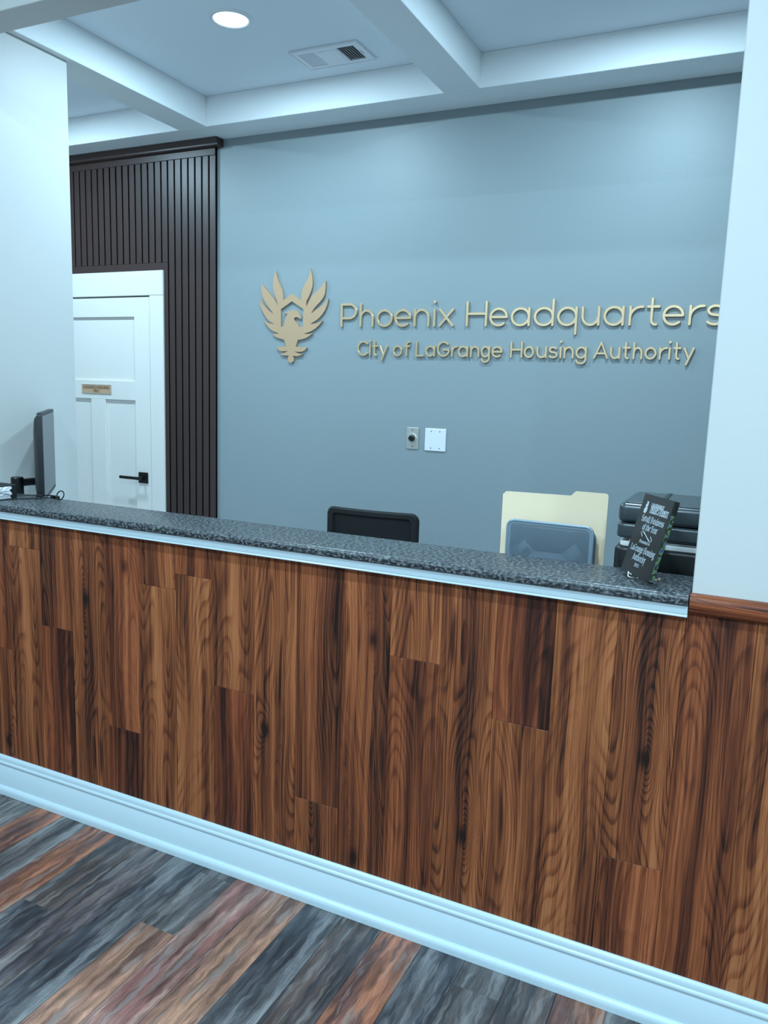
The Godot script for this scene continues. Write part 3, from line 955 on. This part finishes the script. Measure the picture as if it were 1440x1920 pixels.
func build_chair() -> void:
	var t := thing("office_chair", "black office chair with a mesh back behind the counter", "chair", Vector3(-1.461, 0.012, -1.10), deg_to_rad(3))
	var outer := rrect(-0.216, 0.50, 0.216, 0.993, 0.035, 6)
	# finer along the long edges so that the bend is smooth
	var inner := rrect(-0.170, 0.545, 0.178, 0.962, 0.012, 6)
	var fine := func(p: PackedVector2Array) -> PackedVector2Array:
		var out := PackedVector2Array()
		for i in p.size():
			var far := i % 7 == 6
			var m := 10 if far else 1
			for k in m:
				out.append(p[i].lerp(p[(i + 1) % p.size()], float(k) / m))
		return out
	var frame := obj("back_frame", ring_plate(begin(), fine.call(outer), fine.call(inner), -0.016, 0.016, 0.55), M.black_soft, t)
	var st := begin()
	for i in 10:
		var x0 := -0.172 + 0.0352 * i
		var x1 := x0 + 0.0352
		for s in [-1.0, 1.0]:
			var z: float = 0.002 * s
			poly(st, [Vector3(x0, 0.543, z - 0.55 * x0 * x0), Vector3(x1, 0.543, z - 0.55 * x1 * x1), Vector3(x1, 0.964, z - 0.55 * x1 * x1), Vector3(x0, 0.964, z - 0.55 * x0 * x0)], Vector3(0, 0, s))
	obj("back_mesh", st, M.mesh_black, frame)
	obj("seat", slab(begin(), -0.24, -0.02, 0.24, 0.46, 0.42, 0.49, 0.07, 0.02), M.black_soft, t)
	st = begin()
	box(st, Vector3(-0.035, 0.40, -0.035), Vector3(0.035, 0.52, -0.018), 0.004)
	box(st, Vector3(-0.035, 0.395, -0.035), Vector3(0.035, 0.42, 0.24), 0.004)
	obj("back_bracket", st, M.black, t)
	obj("gas_column", lathe(begin(), [Vector2(0.028, 0.09), Vector2(0.028, 0.25), Vector2(0.018, 0.25), Vector2(0.018, 0.396)], 16, Transform3D(Basis.IDENTITY, Vector3(0, 0, 0.2))), M.black, t)
	for k in 5:
		var a := TAU * k / 5 + 0.3
		var d := Vector3(cos(a), 0, sin(a))
		st = begin()
		tube(st, [Vector3(0, 0.095, 0.2), Vector3(0, 0.095, 0.2) + d * 0.15, Vector3(0, 0.075, 0.2) + d * 0.29], 0.017, 8)
		var arm := obj("base_arm", st, M.black, t)
		st = begin()
		tube(st, [Vector3(0, 0.03, 0.2) + d * 0.29 - d.cross(Vector3.UP) * 0.018, Vector3(0, 0.03, 0.2) + d * 0.29 + d.cross(Vector3.UP) * 0.018], 0.029, 16)
		box(st, Vector3(0, 0.045, 0.2) + d * 0.29 - Vector3(0.006, 0, 0.006), Vector3(0, 0.08, 0.2) + d * 0.29 + Vector3(0.006, 0, 0.006))
		obj("caster", st, M.black, arm)

func build_desks() -> void:
	var t := thing("desk", "low work desk hidden behind the left part of the counter", "desk", Vector3(-1.9, 0, -0.46))
	obj("desktop", box(begin(), Vector3(-0.855, 0.73, -0.27), Vector3(0.80, 0.76, 0.30), 0.004), M.desk, t)
	for x in [-0.84, 0.74]:
		for z in [-0.25, 0.25]:
			obj("leg", box(begin(), Vector3(x, 0, z), Vector3(x + 0.05, 0.73, z + 0.04), 0.002), M.black, t)
	t = thing("storage_cabinet", "cabinet hidden behind the right part of the counter, below printer and folder", "cabinet", Vector3(-0.35, 0, -0.4))
	obj("body", box(begin(), Vector3(-0.62, 0.06, -0.18), Vector3(0.68, 0.96, 0.19), 0.002), M.desk, t)
	obj("top", box(begin(), Vector3(-0.64, 0.96, -0.19), Vector3(0.70, 0.98, 0.20), 0.003), M.desk, t)
	obj("plinth", box(begin(), Vector3(-0.60, 0, -0.16), Vector3(0.66, 0.06, 0.18)), M.black_soft, t)
	for k in 3:
		obj("door", box(begin(), Vector3(-0.61 + 0.43 * k, 0.07, -0.198), Vector3(-0.19 + 0.43 * k, 0.95, -0.18), 0.002), M.desk, t)

func build_sorter() -> void:
	# desk file holder of fine wire mesh: a low front panel, two dividers behind it, a wire floor
	var t := thing("file_sorter", "blue-grey wire mesh file sorter holding the manila folder", "file sorter", Vector3(-0.503, 0.98, -0.335))
	var w := 0.121
	var tops := [0.178, 0.166, 0.160]
	for k in 3:
		var z: float = 0.03 - 0.021 * k
		var top: float = tops[k]
		var st := begin()
		var o := rrect(-w, 0.012, w, top, 0.02, 6)
		var pts := []
		for q in o:
			pts.append(Vector3(q.x, q.y, z))
		pts.append(pts[0])
		tube(st, pts, 0.0042 if k == 0 else 0.003, 8)
		if k == 0:
			# the flat rolled border inside the front wire
			var inner := rrect(-w + 0.009, 0.02, w - 0.009, top - 0.009, 0.014, 6)
			ring_plate(st, rrect(-w, 0.012, w, top, 0.02, 6), inner, z - 0.001, z + 0.001, 0.0)
		obj("rim_wire", st, M.wire, t)
		st = begin()
		var pitch := 0.0046
		var y0 := 0.018
		var wide := 2.0 * w - 0.008
		var tall := top - 0.006 - y0
		var n := int((wide + tall) / pitch)
		for s in [-1.0, 1.0]:
			for i in n:
				var a := i * pitch
				var u0 := maxf(0.0, a - tall)
				var u1 := minf(a, wide)
				if u1 - u0 < 0.004:
					continue
				var p := Vector3(s * (-wide / 2 + u0), y0 + a - u0, z)
				var q := Vector3(s * (-wide / 2 + u1), y0 + a - u1, z)
				var side := Vector3(1, s, 0).normalized() * 0.0008
				var dz := Vector3(0, 0, 0.0004)
				for f in [1.0, -1.0]:
					poly(st, [p - side + dz * f, q - side + dz * f, q + side + dz * f, p + side + dz * f], dz * f)
				poly(st, [p + side - dz, q + side - dz, q + side + dz, p + side + dz], side)
				poly(st, [p - side - dz, q - side - dz, q - side + dz, p - side + dz], -side)
		var m := obj("wire_mesh", st, M.wire, t)
		m.set_meta("kind", "stuff")
	var st := begin()
	for z in [0.034, 0.03, 0.009, -0.012, -0.05]:
		tube(st, [Vector3(-w, 0.004, z), Vector3(w, 0.004, z)], 0.004, 8)
	for x in [-w, 0.0, w]:
		tube(st, [Vector3(x, 0.004, -0.05), Vector3(x, 0.004, 0.034)], 0.004, 8)
	for x in [-w, w]:
		for z in [0.03, 0.009, -0.012]:
			tube(st, [Vector3(x * 0.96, 0.004, z), Vector3(x * 0.96, 0.018, z)], 0.003, 6)
	obj("floor_frame", st, M.wire, t)
	# letter folder standing in the sorter, tab towards the right
	var f := PackedVector2Array()
	var shape := [Vector2(-0.152, 0.0), Vector2(0.150, 0.0), Vector2(0.152, 0.002), Vector2(0.152, 0.250), Vector2(0.151, 0.256), Vector2(0.146, 0.2595), Vector2(0.062, 0.2595), Vector2(0.058, 0.257), Vector2(0.050, 0.2475), Vector2(0.046, 0.2455),
		Vector2(-0.139, 0.2425), Vector2(-0.144, 0.241), Vector2(-0.148, 0.236), Vector2(-0.152, 0.2335)]
	for q in shape:
		f.append(q)
	t = thing("manila_folder", "cream manila folder with a raised tab standing in the mesh sorter", "folder", Vector3(-0.511, 0.9885, -0.368), deg_to_rad(0.0))
	obj("back_leaf", prism(begin(), f, Vector3(0, 0, -0.004), Vector3.RIGHT, Vector3.UP, Vector3(0, 0, 0.0008)), M.manila, t)
	var g := PackedVector2Array([Vector2(-0.152, 0.0), Vector2(0.152, 0.0), Vector2(0.152, 0.225), Vector2(0.148, 0.232), Vector2(-0.148, 0.230), Vector2(-0.152, 0.226)])
	obj("front_leaf", prism(begin(), g, Vector3(0, 0, -0.0075), Vector3.RIGHT, Vector3.UP, Vector3(0, 0, 0.0008)), M.manila, t)
	obj("fold", box(begin(), Vector3(-0.152, -0.0003, -0.0075), Vector3(0.152, 0.0005, -0.0032)), M.manila, t)

func build_printer() -> void:
	var t := thing("printer", "dark grey all-in-one printer partly hidden by the white wall", "printer", Vector3(-0.10, 0.98, -0.40))
	var x0 := -0.217
	var x1 := 0.23
	obj("base", slab(begin(), x0, -0.15, x1, 0.15, 0.0, 0.146, 0.028, 0.010), M.printer_dark, t)
	var tray := obj("output_tray", slab(begin(), x0 + 0.012, -0.145, x1 - 0.008, 0.140, 0.146, 0.160, 0.02, 0.003), M.paper, t)
	obj("paper", box(begin(), Vector3(x0 + 0.036, 0.160, -0.11), Vector3(x1 - 0.03, 0.165, 0.132), 0.0005), M.paper, tray)
	for x in [[x0 + 0.012, x0 + 0.03], [x1 - 0.02, x1 - 0.008]]:
		obj("side_post", box(begin(), Vector3(x[0], 0.160, -0.14), Vector3(x[1], 0.170, 0.04), 0.003), M.printer_dark, t)
	obj("middle_body", slab(begin(), x0 + 0.003, -0.148, x1, 0.148, 0.169, 0.209, 0.02, 0.008), M.printer, t)
	obj("scanner_body", slab(begin(), x0 + 0.004, -0.146, x1, 0.148, 0.211, 0.2605, 0.018, 0.012), M.printer, t)
	var lid := obj("scanner_lid", slab(begin(), x0 + 0.018, -0.134, x1 - 0.01, 0.132, 0.2605, 0.2635, 0.012, 0.001), M.printer, t)
	obj("hinge", box(begin(), Vector3(x0 + 0.100, 0.2630, -0.13), Vector3(x0 + 0.112, 0.2655, 0.02), 0.001), M.black, lid)

func build_award() -> void:
	var bl := Vector3(-0.277, TOP, -0.121)
	var br := Vector3(-0.196, TOP, -0.004)
	var e := (br - bl).normalized()
	var n := Vector3(-e.z, 0, e.x)
	var lean := deg_to_rad(14.5)
	var up := Vector3.UP * cos(lean) - n * sin(lean)
	var face := n * cos(lean) + Vector3.UP * sin(lean)
	var t := thing("award_plaque", "leaning black glass award plaque with pale lettering on the right end of the counter", "award")
	t.transform = Transform3D(Basis(e, up, face), (bl + br) / 2 + Vector3(0, 0.0095, 0))
	var w := 0.071
	var h := 0.198
	var d := 0.014
	var block := obj("glass_block", box(begin(), Vector3(-w, 0, -d), Vector3(w, h, 0), 0.0015), M.glass_black, t)
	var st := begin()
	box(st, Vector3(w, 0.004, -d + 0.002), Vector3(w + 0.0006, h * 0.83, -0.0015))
	var edge := obj("painted_reflection", st, M.edge_reflection, block)  # strip with the reflection in the block edge painted on
	edge.set_meta("label", "green and blue mottled reflection painted on the side edge")
	var sans := SystemFont.new()
	sans.font_names = PackedStringArray(["Droid Sans"])
	sans.font_weight = 700
	var serif := SystemFont.new()
	serif.font_names = PackedStringArray(["Droid Serif"])
	var slant := FontVariation.new()
	slant.base_font = serif
	slant.variation_transform = Transform2D(Vector2(1, 0), Vector2(0.22, 1), Vector2.ZERO)
	var lines := [["LAGRANGE", sans, 0.0100, 0.058, 0.545, 0.118], ["TROUP COUNTY", sans, 0.0100, 0.084, 0.635, 0.166], ["CHAMBER OF COMMERCE", sans, 0.0048, 0.084, 0.635, 0.206],
		["Small Business", slant, 0.0150, 0.104, 0.535, 0.305], ["of the Year", slant, 0.0145, 0.070, 0.53, 0.405], ["Presented to", slant, 0.0075, 0.050, 0.50, 0.578],
		["LaGrange Housing", slant, 0.0150, 0.116, 0.52, 0.68], ["Authority", slant, 0.0150, 0.062, 0.49, 0.785], ["2021", serif, 0.0075, 0.022, 0.485, 0.868]]
	for l in lines:
		words(l[0], l[1], l[2], l[3], Vector3((l[4] - 0.5) * 2 * w, h * (1.0 - l[5]), 0), M.print_grey, block, "lettering", 0.0005)
	# the flourish: two interlaced curls
	st = begin()
	for s in [-1.0, 1.0]:
		var p := []
		for q in [Vector2(0.018, -0.004), Vector2(0.024, 0.000), Vector2(0.028, 0.005), Vector2(0.022, 0.0085), Vector2(0.012, 0.005), Vector2(0.0, -0.001), Vector2(-0.012, -0.0065), Vector2(-0.02, -0.0075)]:
			p.append(Vector3(q.x * s * -1.0, q.y * s + 0.0012 * s + h * 0.5, 0.0004))
		tube(st, smooth_path(p), 0.0007, 6)
	obj("flourish", st, M.print_grey, block)
	# the small emblem beside the heading: a tapering figure with a quill line
	var shape := PackedVector2Array([Vector2(-0.3, 1.0), Vector2(0.5, 0.95), Vector2(0.45, 0.6), Vector2(0.6, 0.35), Vector2(0.35, 0.1), Vector2(0.7, -0.2), Vector2(0.55, -0.75), Vector2(0.2, -1.0), Vector2(-0.6, -0.9), Vector2(-0.75, -0.4), Vector2(-0.35, 0.0), Vector2(-0.55, 0.4), Vector2(-0.15, 0.55)])
	var p := PackedVector2Array()
	for q in shape:
		p.append(Vector2((0.195 - 0.5) * 2 * w + q.x * 0.0105, h * 0.838 + q.y * 0.0150))
	obj("printed_emblem", prism(begin(), p, Vector3.ZERO, Vector3.RIGHT, Vector3.UP, Vector3(0, 0, 0.0004)), M.print_grey, block)
	# wire stand: two hooks in front of the lower edge, two feet below it, a leg behind; heights are above the counter
	var stand := func(x: float, y: float, z: float) -> Vector3: return Vector3(x, (y - 0.0095 - z * sin(lean)) / cos(lean), z)
	st = begin()
	tube(st, smooth_path([stand.call(-0.024, 0.014, 0.0025), stand.call(-0.018, 0.011, 0.005), stand.call(-0.012, 0.0045, 0.004), stand.call(-0.008, 0.002, -0.014), stand.call(-0.004, 0.002, -0.035)]), 0.0017, 8)
	tube(st, smooth_path([stand.call(-0.026, 0.014, 0.002), stand.call(-0.016, 0.0125, 0.003), stand.call(-0.006, 0.0115, 0.002)]), 0.0014, 8)
	tube(st, smooth_path([stand.call(-0.006, 0.002, -0.034), stand.call(0.004, 0.002, -0.044), stand.call(0.016, 0.002, -0.054)]), 0.0017, 8)
	tube(st, smooth_path([stand.call(0.0, 0.002, -0.036), stand.call(0.0, 0.03, -0.0205), stand.call(0.0, 0.06, -0.0275)]), 0.0017, 8)
	obj("wire_stand", st, M.steel, t)
	obj("stand_foot", lathe(begin(), [Vector2(0.0005, -0.004), Vector2(0.003, -0.003), Vector2(0.0042, 0), Vector2(0.003, 0.003), Vector2(0.0005, 0.004)], 14, Transform3D(Basis.IDENTITY, stand.call(0.018, 0.0048, -0.056))), M.gold_plate, t)

func build_monitor() -> void:
	var a := Vector3(-2.389, 0, -0.22)
	var b := Vector3(-2.717, 0, -0.565)
	var along := (b - a).normalized()
	var l := a.distance_to(b)
	var n := Vector3(-along.z, 0, along.x)       # towards the seat
	if n.x < 0:
		n = -n
	var t := thing("computer_monitor", "thin black computer monitor on an arm, seen nearly edge-on at the left", "monitor")
	t.transform = Transform3D(Basis(along, Vector3.UP, along.cross(Vector3.UP)), Vector3(a.x, 0.76, a.z))
	# local x runs along the screen, local z is along.cross(up)
	var s := 1.0 if along.cross(Vector3.UP).dot(n) > 0 else -1.0
	var top := 0.628
	var bot := 0.296
	var sheet := func(x0: float, y0: float, x1: float, y1: float, z0: float, z1: float, r: float) -> SurfaceTool:
		return prism(begin(), rrect(x0, y0, x1, y1, r, 4), Vector3(0, 0, s * z0), Vector3.RIGHT, Vector3.UP, Vector3(0, 0, s * (z1 - z0)), 40)
	var bezel := obj("bezel", sheet.call(0.0, bot, l, top, -0.018, 0.0, 0.012), M.bezel, t)
	obj("screen", sheet.call(0.012, bot + 0.016, l - 0.012, top - 0.012, 0.0, 0.0006, 0.002), M.screen, bezel)
	var st := begin()
	var rings := []
	for q in [[0.004, 0.0], [0.02, 0.012], [0.06, 0.02], [0.12, 0.024]]:
		var ring := []
		for v in rrect(0.002 + q[0], bot + 0.002 + q[0], l - 0.002 - q[0], top - 0.002 - q[0], 0.012):
			ring.append(Vector3(v.x, v.y, s * (-0.018 - q[1])))
		rings.append(ring)
	skin(st, rings)
	poly(st, rings[-1], Vector3(0, 0, -s))
	obj("back_shell", st, M.bezel, t)
	st = begin()
	box(st, Vector3(l / 2 - 0.05, 0.30 + 0.02, s * -0.050), Vector3(l / 2 + 0.05, 0.42, s * -0.041), 0.003)
	obj("mount_plate", st, M.black, t)
	# arm from the mount to the pole clamped on the desk
	var inv := t.transform.affine_inverse()
	var pole := inv * Vector3(-2.60, 0.76, -0.275)
	st = begin()
	var p := Vector3(l / 2, 0.347, s * -0.048)
	var q := Vector3(pole.x, 0.347, pole.z)
	var dir := (q - p).normalized()
	var xf := Transform3D(Basis(dir, Vector3.UP, dir.cross(Vector3.UP)), p)
	box(st, Vector3(0, -0.014, -0.012), Vector3(p.distance_to(q), 0.014, 0.012), 0.003, xf)
	obj("arm", st, M.bezel, t)
	st = begin()
	var at := Transform3D(Basis.IDENTITY, Vector3(pole.x, 0, pole.z))
	lathe(st, [Vector2(0.03, 0.0), Vector2(0.03, 0.02), Vector2(0.018, 0.024), Vector2(0.018, 0.30)], 24, at)
	obj("pole", st, M.black, t)
	obj("pole_collar", lathe(begin(), [Vector2(0.018, 0.30), Vector2(0.0235, 0.301), Vector2(0.0235, 0.366), Vector2(0.021, 0.37), Vector2(0.0005, 0.37)], 24, at), M.black, t)

func build_desk_clutter() -> void:
	# small device at the left end of the counter
	var t := thing("black_box", "small black box with a crumpled white wrapper at the left end of the counter", "box", Vector3(-2.47, TOP, -0.05))
	obj("case", slab(begin(), -0.075, -0.062, 0.07, 0.062, 0.0, 0.050, 0.008, 0.003), M.black_soft, t)
	var st := begin()
	var rng := RandomNumberGenerator.new()
	rng.seed = 8
	var grid := []
	for i in 9:
		var row := []
		for j in 7:
			var edge := 0.25 if i == 8 or j == 0 or j == 6 or i == 0 else 1.0
			var zz := 0.066 - 0.098 * i / 8.0 + (0.006 * sin(j * 2.1) if i == 8 else 0.0)
			row.append(Vector3(0.0715 + edge * (0.001 + 0.005 * rng.randf()), 0.003 + 0.043 * j / 6.0, zz))
		grid.append(row)
	for i in 8:
		for j in 6:
			poly(st, [grid[i][j], grid[i + 1][j], grid[i + 1][j + 1]], Vector3.RIGHT)
			poly(st, [grid[i][j], grid[i + 1][j + 1], grid[i][j + 1]], Vector3.RIGHT)
	obj("white_wrapper", st, M.plastic_white, t)
	st = begin()
	tube(st, smooth_path([Vector3(0.0772, 0.034, 0.066), Vector3(0.0785, 0.030, 0.03), Vector3(0.0785, 0.022, 0.004), Vector3(0.0765, 0.019, -0.02)]), 0.0012, 6)
	tube(st, smooth_path([Vector3(0.0785, 0.044, 0.03), Vector3(0.0785, 0.040, 0.045), Vector3(0.0785, 0.031, 0.05)]), 0.0012, 6)
	obj("tie_cord", st, M.black, t)
	# the cables that run to the back edge of the counter
	st = begin()
	var y := TOP + 0.0022
	tube(st, smooth_path([Vector3(-2.395, y, 0.018), Vector3(-2.388, y, -0.05), Vector3(-2.36, y, -0.10), Vector3(-2.32, y + 0.002, -0.135), Vector3(-2.285, y + 0.004, -0.15), Vector3(-2.262, y + 0.008, -0.155)]), 0.0022, 8)
	tube(st, smooth_path([Vector3(-2.40, y + 0.012, -0.108), Vector3(-2.37, y + 0.010, -0.125), Vector3(-2.33, y + 0.010, -0.145), Vector3(-2.29, y + 0.012, -0.155), Vector3(-2.262, y + 0.010, -0.157)]), 0.0022, 8)
	var c := thing("cable", "thin black cable bundled with a loop on the counter in front of the monitor", "cable", Vector3.ZERO)
	obj("cord", st, M.black, c)
	st = begin()
	var loop := []
	for k in 19:
		var a := PI + TAU * k / 18.0
		loop.append(Vector3(-2.235 + 0.017 * cos(a), TOP + 0.019 + 0.0155 * sin(a), -0.155 - 0.006 * sin(a)))
	tube(st, loop, 0.0022, 8)
	obj("loop", st, M.black, c)
	st = begin()
	for q in [Vector3(-2.322, y + 0.007, -0.14), Vector3(-2.268, y + 0.008, -0.155), Vector3(-2.252, y + 0.007, -0.155)]:
		box(st, q - Vector3(0.016, 0.0065, 0.004), q + Vector3(0.012, 0.0065, 0.004), 0.002)
	obj("hook_tie", st, M.black_soft, c)

# ------------------------------------------------------------------ scene
func _ready() -> void:
	var cam := Camera3D.new()
	cam.name = "camera"
	add_child(cam)
	cam.transform = Transform3D(Basis(Vector3(0.90125671, 0.03298822, -0.43202792), Vector3(-0.0960738, 0.98749185, -0.12501867), Vector3(0.42249991, 0.15418048, 0.89315296)), Vector3(0, 1.513, 1.85))
	cam.fov = 66.575
	cam.near = 0.05
	cam.current = true
	var env := Environment.new()
	env.background_mode = Environment.BG_COLOR
	env.background_color = Color(0.5, 0.62, 0.7)
	env.background_energy_multiplier = 0.3
	env.tonemap_mode = Environment.TONE_MAPPER_LINEAR
	env.tonemap_exposure = 1.0
	env.sdfgi_enabled = true
	env.ssao_enabled = true
	env.ssil_enabled = true
	var we := WorldEnvironment.new()
	we.name = "world_environment"
	we.environment = env
	add_child(we)

	make_materials()
	down_light(-2.08, -0.945, OFFICE * 0.94, "glowing round recessed light in the coffer beside the air vent")
	down_light(-3.62, -0.945, OFFICE, "recessed light in the far left coffer above the white door")
	down_light(-0.50, -0.945, OFFICE, "recessed light in the right coffer above the end of the lettering")
	for q in [[-2.3, 1.15, "left end of the counter"], [-0.55, 1.15, "right end of the counter"], [1.2, 1.15, "wall right of the counter"]]:
		down_light(q[0], q[1], LOBBY_NEAR, "recessed lobby ceiling light in front of the " + q[2])
	for q in [[-2.3, 2.7, "left"], [-0.55, 2.7, "middle"], [1.2, 2.7, "right"]]:
		down_light(q[0], q[1], LOBBY_FAR, "recessed lobby ceiling light behind the camera, %s of its row" % q[2])
	build_shell()
	build_floor()
	build_front_wall()
	build_trim()
	build_slats()
	build_door()
	build_counter()
	build_emblem()
	lettering("upper line of raised gold letters reading Phoenix Headquarters", "PhoenixHeadquarters", Vector3(-2.013, 1.829, BACK), [0, 111, 207, 308, 414, 516, 548, 689, 807, 912, 1022, 1131, 1241, 1339, 1449, 1523, 1590, 1697, 1764], [96, 81, 92, 93, 86, 18, 79, 108, 92, 94, 96, 94, 84, 92, 62, 58, 90, 63, 78], 0.121, 0.70, 0.0122)
	lettering("lower line of smaller raised gold letters reading City of LaGrange Housing Authority", "CityofLaGrangeHousingAuthority", Vector3(-1.911, 1.684, BACK), [0, 67, 87, 126, 204, 264, 329, 382, 444, 519, 554, 617, 671, 725, 817, 883, 943, 999, 1050, 1070, 1125, 1205, 1278, 1333, 1377, 1427, 1487, 1525, 1546, 1586], [65, 15, 32, 49, 52, 36, 46, 53, 65, 33, 53, 48, 47, 55, 60, 49, 50, 45, 13, 47, 51, 67, 46, 34, 42, 51, 36, 12, 33, 47], 0.0765, 0.68, 0.0093)
	build_plates()
	build_vent()
	build_desks()
	build_chair()
	build_sorter()
	build_printer()
	build_award()
	build_monitor()
	build_desk_clutter()
